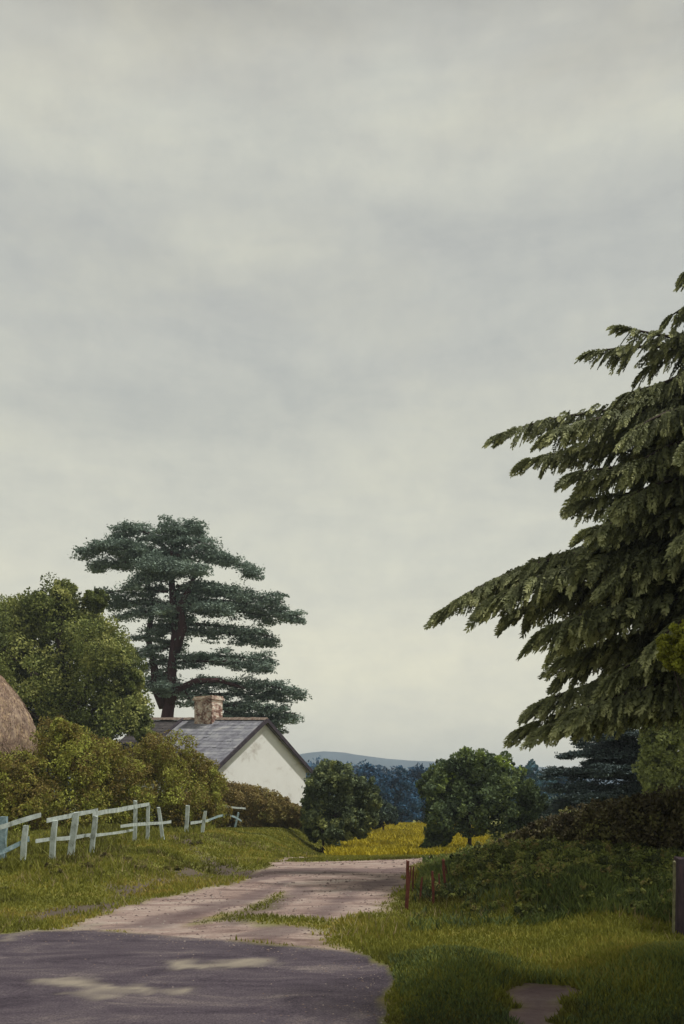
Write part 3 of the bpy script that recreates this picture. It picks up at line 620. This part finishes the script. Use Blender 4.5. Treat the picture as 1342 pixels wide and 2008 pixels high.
b_ = Vector((9.2, 10.3, float(T(9.2,10.3))))  # unseen tree added to dapple the right bank with shade
t = thing('shade_tree', b_, 'tall leafy tree added outside the view beside the spruce and the gatepost to cast shade', 'tree')
cl = [(9.2+dx,10.3+dy,z,r) for dx,dy,z,r in [(0,0,10.6,1.3),(-1.2,.4,9.6,1.4),(-1.9,-.5,8.6,1.2),(1.1,.3,9,1.4),(-.4,1.3,8.6,1.4),(0,-1.5,8.2,1.2),(-2.1,.6,7.4,1.3),(-1.0,-1.2,6.9,1.2),(.9,1.2,7,1.4),(-1.5,1.4,6.1,1.3),(1.2,-.8,6.4,1.4),(-2.4,0,5.8,1.1),(-.9,-.6,5,1.2),(0,1,4.8,1.2),(-2.0,1.2,4.4,.9),(-1.2,.5,11,1.0)]]
V, tn = crown_leaves(cl, .16, 13, 60, .45, subr=.3); quads_mesh('crown', V, 4, M['oak'], t, tn)
tb = Tube(); tb.add(curve(b_, (9.2,10.3,9.5), 0, 6, .05), [.3,.25,.2,.15,.1,.05])
for c_ in cl: tb.add(curve((9.2,10.3,random.uniform(2.8,6)), c_[:3], .2, 5), [.11,.09,.07,.05,.03], 6)
tb.make('trunk', M['bark'], t)

# ------------------------------------------------------------------ bank hedge on the right
hp = [(800,1690,24.5,6),(860,1686,23,8),(925,1676,21.5,20),(985,1650,20,38),(1045,1622,19,58),(1105,1600,18,78),(1165,1583,17.2,92),(1225,1570,16.5,102),(1285,1560,15.8,110),(1345,1553,15.2,118),(1420,1545,14.6,126),(1500,1540,14.2,132)]
cl = []
for i in range(len(hp)-1):
    for k_ in range(5):
        t_ = k_/5; q = [hp[i][j]*(1-t_)+hp[i+1][j]*t_ for j in range(4)]
        px, top, D, _ = q; wt = P(px, top, D); g = float(T(wt.x, wt.y)); hh = max(wt.z-g, .12)
        r = max(min(hh*.42,.42),.10); z = wt.z-r
        while z > g-.1: cl.append((wt.x+random.uniform(-.08,.08), D+random.uniform(-.2,.3), z+random.uniform(-.05,.03), r)); z -= r*1.1
hbz = P(1150,1600,17.6); hbz.z = float(T(hbz.x,hbz.y))
hd = thing('hedge', hbz, 'dark brown bramble hedge climbing to the right above the shaded bank', 'hedge')
V, tn = crown_leaves(cl, .075, 22, 60, .45, spread=.2)
quads_mesh('foliage', V, 4, M['bankhedge'], hd, tn)
for c_ in cl[::6]:
    tb = Tube(); g = float(T(c_[0],c_[1])); tb.add(curve((c_[0]+random.uniform(-.1,.1),c_[1],g-.03),(c_[0],c_[1],c_[2]),0,4,.03),[.02,.017,.014,.008],5); tb.make('stem', M['bark'], hd)

# ------------------------------------------------------------------ fences and posts
def post(pt, pb, w, m, parent, nm='post', lean=0):
    b_ = G(*pb); top = P(pt[0], pt[1], b_.y+lean); b2 = Vector((b_.x, b_.y, b_.z-.12))
    pts = []; d = (top-b2).normalized(); s = Vector((1,0,0)); s = (s-d*s.dot(d)).normalized(); t_ = d.cross(s)
    V, Fc = [], []
    rings = 5
    for i in range(rings):
        f = i/(rings-1); c_ = b2.lerp(top, f)+s*random.uniform(-.008,.008); k = w*(1-.12*f)*random.uniform(.93,1.05)
        for (a_, b3) in ((-1,-1),(1,-1),(1,1),(-1,1)): V.append(c_+s*a_*k/2+t_*b3*k*.4+(d*random.uniform(-.02,.02) if i == rings-1 else Vector((0,0,0))))
    for i in range(rings-1):
        for k in range(4): Fc.append((i*4+k,i*4+(k+1)%4,(i+1)*4+(k+1)%4,(i+1)*4+k))
    Fc += [(3,2,1,0),(rings*4-4,rings*4-3,rings*4-2,rings*4-1)]
    mesh(nm, V, Fc, m, parent); return b_
def rail(pa, pb, Da, Db, h, m, parent, mid=None):
    a, b_ = P(*pa, Da), P(*pb, Db); n = 6; V, Fc = [], []; h = h*.8
    for i in range(n):
        f = i/(n-1); c_ = a.lerp(b_, f)+Vector((0,0,random.uniform(-.012,.012)))
        if mid: c_.z += mid*4*f*(1-f)
        hh = h*random.uniform(.85,1.1)
        V += [c_+Vector((0,-.016,-hh/2)), c_+Vector((0,.016,-hh/2)), c_+Vector((0,.016,hh/2)), c_+Vector((0,-.016,hh/2))]
    for i in range(n-1):
        for k in range(4): Fc.append((i*4+k,(i+1)*4+k,(i+1)*4+(k+1)%4,i*4+(k+1)%4))
    Fc += [(0,1,2,3),(n*4-1,n*4-2,n*4-3,n*4-4)]
    mesh('rail', V, Fc, m, parent)
g0 = G(150,1680)
fe = thing('fence', g0, 'broken white and pale blue post and rail fence along the left grass bank', 'fence')
PL = [((7,1601),(3,1690),.17,'bluewood'),((51,1620),(43,1692),.12,'whitewood'),((108,1609),(101,1687),.13,'whitewood'),((149,1594),(137,1681),.15,'whitewood'),((188,1601),(178,1677),.12,'whitewood'),
      ((266,1571),(264,1652),.12,'whitewood'),((291,1579),(289,1648),.11,'whitewood'),((311,1584),(321,1648),.11,'whitewood')]
dep = []
for pt, pb, w, mm in PL: dep.append((pb[0], post(pt, pb, w*.85, M[mm], fe).y))
def dp(px): return float(np.interp(px, [d[0] for d in dep], [d[1] for d in dep]))-.09
for pa, pb, h, mm in [((-40,1634),(80,1599),.13,'whitewood'),((92,1609),(192,1588),.12,'whitewood'),((182,1597),(293,1577),.13,'whitewood'),((-40,1694),(57,1645),.12,'bluewood'),((70,1650),(190,1637),.10,'whitewood'),((176,1640),(262,1628),.08,'whitewood'),((237,1620),(336,1612),.10,'whitewood')]:
    rail(pa, pb, dp(pa[0])-(.0 if pa[0] > 0 else .35), dp(pb[0]), h, M[mm], fe)
g1 = G(400,1634)
f2 = thing('fence', g1, 'short fallen end of the white fence past the dark gap', 'fence')
dep = []
for pt, pb, w, mm in [((368,1579),(365,1634),.16,'whitewood'),((403,1590),(395,1634),.14,'whitewood'),((468,1594),(460,1624),.12,'bluewood')]: dep.append((pb[0], post(pt, pb, w*.78, M[mm], f2).y))
for pa, pb, h, mm, md in [((374,1614),(414,1608),.12,'whitewood',0),((412,1608),(474,1610),.10,'bluewood',.22),((438,1581),(482,1586),.10,'whitewood',0)]:
    rail(pa, pb, dp(pa[0]), dp(pb[0]), h, M[mm], f2, md)

for (pt, pb, w, lab) in [((801,1687),(797,1786),.05,'tallest leaning dark red stake, leftmost beside the lane'),((827,1722),(824,1767),.03,'shortest thin red stake between two taller ones'),
                         ((848,1709),(851,1776),.036,'straight red brown stake third from the lane'),((869,1687),(876,1752),.04,'dark brown stake on the bank farthest from the lane'),
                         ((812,1701),(809,1752),.028,'thin red stake just right of the tallest stake'),((861,1716),(864,1762),.025,'very thin dark red stake between the straight stake and the dark brown one')]:
    g = G(*pb); t = thing('stake', g, lab, 'stake', 'red stakes beside the lane')
    post(pt, pb, w, M['redwood'], t, 'shaft'); 
    # splintered second piece bound to the stake
    post((pt[0]+5, pt[1]+12), (pb[0]+3, pb[1]-24), w*.5, M['redwood'], t, 'splint')
gpp = G(1342,1832); gt = thing('gatepost', gpp, 'weathered purple brown gatepost with pale edge at the right edge of the view', 'gatepost')
post((1345,1684),(1345,1832),.235, M['gatewood'], gt, 'post'); 
post((1324,1688),(1322,1834),.028, M['lichen'], gt, 'edge_strip', -.1)

# ------------------------------------------------------------------ grass
def blades(n, xr, yr, h, nm, m, cond, seed, tint0=.5, lab=None, cat='grass', wd=.011, clump=0):
    x = rng.uniform(*xr, n); 
    if yr[0] > 0: y = yr[0]*(yr[1]/yr[0])**rng.uniform(0,1,n)     # denser nearby
    else: y = rng.uniform(*yr, n)
    x = x*np.clip(y/14,.45,2.2) if nm == 'grass' else x; k = cond(x, y); x, y = x[k], y[k]; z = T(x, y)
    hh = h*rng.uniform(.45,1.3,len(x))*(1+.6*vnoise(x,y,.8,11)); a = rng.uniform(0,2*math.pi,len(x))
    w = wd*rng.uniform(.7,1.5,len(x)); sc = np.clip(y/10,1,4); w = w*sc
    b1 = np.stack([x-w*np.cos(a), y-w*np.sin(a), z-.01],1); b2 = np.stack([x+w*np.cos(a), y+w*np.sin(a), z-.01],1)
    tp = np.stack([x+rng.normal(0,.45,len(x))*hh, y+rng.normal(0,.45,len(x))*hh, z+hh],1)
    tn = np.clip(tint0+.16*vnoise(x,y,.35,16)+.30*vnoise(x,y,1.1,6)+.2*vnoise(x*.6,y*1.4,2.6,9)+rng.normal(0,.12,len(x)),0,1)
    o = quads_mesh(nm, np.stack([b1,b2,tp],1), 3, m, None, tn); return tag(o, lab, cat, kind='stuff')
def offroad(x, y):
    nzz = .10*vnoise(x,y,.5,3)+.05*vnoise(x,y,.17,4)
    a = (poly_sd(roadP,x,y)+nzz*.4 < -.01) & (poly_sd(trackP,x,y)+nzz*1.5 < rng.uniform(-.15,.12,x.shape)) & (poly_sd(pathP,x,y)+nzz < 0) & (poly_sd(cropP,x,y) < 0)
    for p in bareShadeP: a &= (poly_sd(p,x,y)+nzz*1.6 < rng.uniform(-.12,.35,x.shape))
    return a & (np.abs(x) < y*.55+3)
blades(1000000, (-17,13), (5.8,62), .055, 'grass', M['grassblade'], offroad, 1, lab='short green and olive grass on both verges')
def onweeds(x, y):
    k = np.zeros(x.shape, bool)
    for p in weedP: k |= poly_sd(p, x, y)+.12*vnoise(x,y,.4,3) > rng.uniform(-.1,.15,x.shape)
    return k
blades(120000, (-5,3), (10,26), .035, 'track_weeds', M['grassblade'], onweeds, 2, .45, 'thin weeds growing down the middle of the dirt lane', 'weeds')
def crop(x, y): return (poly_sd(cropP,x,y)+.5*vnoise(x,y,3,2) > 0) & (x < 18)
blades(160000, (-4,18), (30,80), .22, 'crop', M['crop'], crop, 3, .5, 'bright yellow crop standing in the field beyond the lane', 'crop', wd=.02)
# taller weeds below the bank hedge and the fence
def weedsel(x, y):
    t_ = np.interp(x, [3.0,4.5,7,9],[21,18,15.5,14.5]); a = (x > 3) & (y < t_) & (y > t_-2.5)
    b2 = (x < -4.2) & (y > 15) & (y < 30) & (x < -6.2+.07*(y-15)+1.0) & (x > -8.8)
    return (a | b2) & (vnoise(x,y,.7,21) > rng.uniform(-.6,.5,x.shape))
blades(60000, (-10,9), (13,30), .17, 'undergrowth', M['grassblade'], weedsel, 4, .3, 'longer weeds at the foot of the hedge and the fence', 'undergrowth', wd=.012)

M['shade_plants'] = leaf_mat('bank_shade_plants', [(.05,(0.046,0.059,0.029)),(.4,(0.094,0.124,0.042)),(.75,(0.176,0.214,0.058)),(1,(0.289,0.278,0.083))], .2)  # darker green than the grass, deepening the shade on bank and mounds
def banksel(x, y):
    a = (x > .75+.12*(y-10)) & (y > 10.4+.9*vnoise(x,x*0,1.1,91)-.27*np.maximum(x-1.5,0)) & ((x > 2.2) | (y > 14) | (rng.uniform(0,1,x.shape) < .3)) & (y < 19)  # lobed near edge drawn like the shadow lobes on the verge
    return a & (vnoise(x,y,.9,42)+.4*vnoise(x,y,.3,43) > rng.uniform(-.75,.25,x.shape)) & (np.abs(x) < y*.43+.6)
blades(120000, (0,9), (9.8,19), .10, 'bank_shade_plants', M['shade_plants'], banksel, 5, .45, 'dark leafy ground plants deepening the shade of the right bank', 'ground cover', wd=.02)
def moundsel(x, y):
    a = ((x > .45) & (y < 8.3-.55*np.abs(x-.4)*0-.9*sm((x-1.2)/.8)+1.0*sm((x-2.2)/1.0)) & (poly_sd(pathP,x,y)+.15*vnoise(x,y,.3,7) < -.04))  # far edge follows the outline of the tree shade
    return a & (vnoise(x,y,.5,44) > rng.uniform(-1.2,.1,x.shape)) & (np.abs(x) < y*.43+.6)
blades(90000, (0,5), (5.8,9), .06, 'mound_shade_plants', M['shade_plants'], moundsel, 6, .55, 'dark mossy plants deepening the shade on the two low mounds beside the purple path', 'ground cover', wd=.012)

def pebbles(n, nm, cond, yr, xr, sz, m, lab, cat):
    x = rng.uniform(*xr, n); y = yr[0]*(yr[1]/yr[0])**rng.uniform(0,1,n); k = cond(x,y); x, y = x[k], y[k]; z = T(x,y); n = len(x)
    r = sz*rng.uniform(.3,1,n)**2*np.clip(y/9,1,2); O = np.array([[1,0,0],[0,1,0],[-1,0,0],[0,-1,0],[0,0,.7]]); V = O[None]*rng.uniform(.55,1.2,(n,5,1))*r[:,None,None]
    V = V+np.stack([x,y,z],1)[:,None,:]; fc = np.array([[0,1,4],[1,2,4],[2,3,4],[3,0,4]]); tn = np.repeat(rng.uniform(0,1,n),4)
    o = quads_mesh(nm, V[:,fc,:].reshape(-1,3,3), 3, m, None, tn); return tag(o, lab, cat, kind='stuff')
cl = []
for i in range(1900):
    x = random.uniform(.9,8); y = random.uniform(9.0,18.5)
    if x > y*.42+.5 or y < 10.5+.9*float(vnoise(x,0,1.1,91))-.27*max(x-1.5,0) or x < 1.0+.16*(y-10) or (x < 2.3 and y < 14.2 and random.random() < .85) or float(vnoise(x,y,1.3,42)) < random.uniform(-.9,.3): continue  # same lobed shadow edge as the bank plants
    r = random.uniform(.07,.26)*(1 if y > 11.8 else .55); cl.append((x,y,float(T(x,y))+r*.35,r))
M['bramble'] = leaf_mat('bramble_patches', [(.05,(0.054,0.065,0.030)),(.35,(0.118,0.136,0.044)),(.6,(0.190,0.224,0.062)),(.85,(0.305,0.313,0.086)),(1,(0.269,0.215,0.086))], .2)
V, tn = crown_leaves(cl, .05, 14, 40, .5, spread=.30, squash=.7)
tag(quads_mesh('undergrowth', V, 4, M['bramble'], None, tn), 'mottled low brambles and weeds spread over the right bank', 'undergrowth', kind='stuff')
cl = []
for i in range(260):
    x = random.uniform(-9,-3.2); y = random.uniform(13,27); 
    if float(vnoise(x,y,1.1,45)) < random.uniform(0,.7) or abs(x) > y*.42+.5: continue
    r = random.uniform(.05,.13); cl.append((x,y,float(T(x,y))+r*.2,r))
M['tussock'] = leaf_mat('tussocks', [(.05,(0.084,0.066,0.036)),(.4,(0.156,0.144,0.042)),(.7,(0.204,0.216,0.054)),(1,(0.288,0.240,0.084))], .2)
V, tn = crown_leaves(cl, .05, 12, 30, .5, spread=.26, squash=.7)
tag(quads_mesh('weeds', V, 4, M['tussock'], None, tn), 'brown and green tussocks dotted over the left grass bank', 'weeds', kind='stuff')
M['stone'] = leaf_mat('small_stones', [(.1,(0.128,0.092,0.084)),(.6,(0.192,0.144,0.128)),(1,(0.272,0.232,0.208))], 0)
def ontrack(x, y): return (poly_sd(trackP,x,y) > -.1) & (vnoise(x,y,.6,61) > rng.uniform(-.8,.6,x.shape))
pebbles(7000, 'gravel', ontrack, (9.5,22), (-5,3), .022, M['stone'], 'loose stones and grit scattered on the pinkish dirt lane', 'gravel')
def nearedge(x, y): 
    d = poly_sd(roadP,x,y); return (d > -.12) & (rng.uniform(0,1,x.shape) < .7*np.exp(-np.abs(d)/.3)+.008)
pebbles(26000, 'road_grit', nearedge, (5.8,11.4), (-7,1), .014, M['stone'], 'grit and small stones along the edge of the purple grey road', 'gravel')
M['deadstalk'] = leaf_mat('dead_stalks', [(.1,(.15,.11,.06)),(.6,(.27,.21,.11)),(1,(.38,.32,.18))], .2)
def stalksel(x, y): return offroad(x,y) & (vnoise(x,y,1.0,71) > rng.uniform(-.1,.9,x.shape))
blades(26000, (-9,9), (8,26), .13, 'dry_stalks', M['deadstalk'], stalksel, 8, .5, 'thin dry straw coloured stalks among the verge grass', 'dry grass', wd=.005)

# ------------------------------------------------------------------ haze
m, nt, out = mat('air'); pv = N(nt,'ShaderNodeVolumePrincipled'); pv.inputs['Color'].default_value = (.80,.90,1,1); pv.inputs['Density'].default_value = .0006
pv.inputs['Anisotropy'].default_value = .2; nt.links.new(pv.outputs[0], out.inputs['Volume'])
hx, hy0, hy1, hz0, hz1 = 2600, -1300, 2200, -14, 48
hv = [(-hx,hy0,hz0),(hx,hy0,hz0),(hx,hy1,hz0),(-hx,hy1,hz0),(-hx,hy0,hz1),(hx,hy0,hz1),(hx,hy1,hz1),(-hx,hy1,hz1)]
tag(mesh('haze', hv, [(0,3,2,1),(4,5,6,7),(0,1,5,4),(1,2,6,5),(2,3,7,6),(3,0,4,7)], m), kind='stuff')

# ------------------------------------------------------------------ sky, sun, camera
sdir = Vector((.97*math.cos(math.radians(62)), -.24*math.cos(math.radians(62)), math.sin(math.radians(62)))).normalized()
w = bpy.data.worlds.new('World'); bpy.context.scene.world = w; w.use_nodes = True; nt = w.node_tree; nt.nodes.clear(); L = nt.links.new
out = N(nt,'ShaderNodeOutputWorld'); sky = N(nt,'ShaderNodeTexSky'); sky.sky_type = 'NISHITA'; sky.sun_disc = False
sky.sun_elevation = math.asin(sdir.z); sky.sun_rotation = math.atan2(sdir.x, sdir.y)
bs = N(nt,'ShaderNodeBackground'); bs.inputs[1].default_value = .07; L(sky.outputs[0], bs.inputs[0])
tc = N(nt,'ShaderNodeTexCoord').outputs['Generated']; sep = N(nt,'ShaderNodeSeparateXYZ'); L(tc, sep.inputs[0])
mp = N(nt,'ShaderNodeMapping'); mp.inputs['Scale'].default_value = (1.0,1.0,3.2); L(tc, mp.inputs[0])
na = noise(nt, 1.9, 4, .5, mp.outputs[0], .15); nb = noise(nt, 9, 6, .6, mp.outputs[0])
ma = N(nt,'ShaderNodeMath', operation='MULTIPLY_ADD'); ma.inputs[1].default_value = .30; L(na.outputs['Fac'], ma.inputs[0]); L(sep.outputs['Z'], ma.inputs[2])
mb = N(nt,'ShaderNodeMath', operation='MULTIPLY_ADD'); mb.inputs[1].default_value = .05; L(nb.outputs['Fac'], mb.inputs[0]); L(ma.outputs[0], mb.inputs[2])
ofs = N(nt,'ShaderNodeMath', operation='SUBTRACT'); ofs.inputs[1].default_value = .175; L(mb.outputs[0], ofs.inputs[0])
r = ramp(nt, [(0,(.57,.555,.46)),(.15,(.585,.57,.465)),(.26,(.52,.52,.445)),(.36,(.465,.47,.415)),(.47,(.43,.438,.40)),(.535,(.40,.408,.38)),(.60,(.475,.48,.425)),(.64,(.44,.44,.395)),(.70,(.36,.355,.315)),(1,(.38,.37,.34))])
L(ofs.outputs[0], r.inputs[0])
nc = noise(nt, 3.5, 7, .6, mp.outputs[0], .3); rc = ramp(nt, [(.34,(.90,.91,.935)),(.5,(1,1,1)),(.66,(1.08,1.07,1.03))]); L(nc.outputs['Fac'], rc.inputs[0])
mul = N(nt,'ShaderNodeMix', data_type='RGBA', blend_type='MULTIPLY'); mul.inputs[0].default_value = 1; L(r.outputs[0], mul.inputs[6]); L(rc.outputs[0], mul.inputs[7])
bc = N(nt,'ShaderNodeBackground'); bc.inputs[1].default_value = 1.0; nf = noise(nt, 26, 5, .65, tc, .2); rf = ramp(nt, [(.3,(.955,.955,.965)),(.7,(1.04,1.035,1.02))]); L(nf.outputs['Fac'], rf.inputs[0])
mu2 = N(nt,'ShaderNodeMix', data_type='RGBA', blend_type='MULTIPLY'); mu2.inputs[0].default_value = 1; L(mul.outputs[2], mu2.inputs[6]); L(rf.outputs[0], mu2.inputs[7]); L(mu2.outputs[2], bc.inputs[0])
mx = N(nt,'ShaderNodeMixShader'); mx.inputs[0].default_value = .93; L(bs.outputs[0], mx.inputs[1]); L(bc.outputs[0], mx.inputs[2]); L(mx.outputs[0], out.inputs[0])

sun = bpy.data.lights.new('sun','SUN'); sun.energy = 2.5; sun.angle = math.radians(2.5); sun.color = (1,.97,.91)
so = bpy.data.objects.new('sun', sun); C.objects.link(so); so.rotation_euler = sdir.to_track_quat('Z','Y').to_euler(); so.location = (20,-10,30)
cam = bpy.data.cameras.new('camera'); cam.sensor_fit = 'HORIZONTAL'; cam.sensor_width = 36; cam.lens = 36*F/1342; cam.shift_y = (HY-1004)/1342; cam.clip_end = 6000; cam.clip_start = .1
cobj = bpy.data.objects.new('camera', cam); C.objects.link(cobj); cobj.location = (0,0,EYE); cobj.rotation_euler = (math.pi/2,0,0)
sc = bpy.context.scene; sc.camera = cobj
sc.view_settings.view_transform = 'Standard'; sc.view_settings.look = 'None'; sc.view_settings.gamma = 1; sc.view_settings.exposure = .38
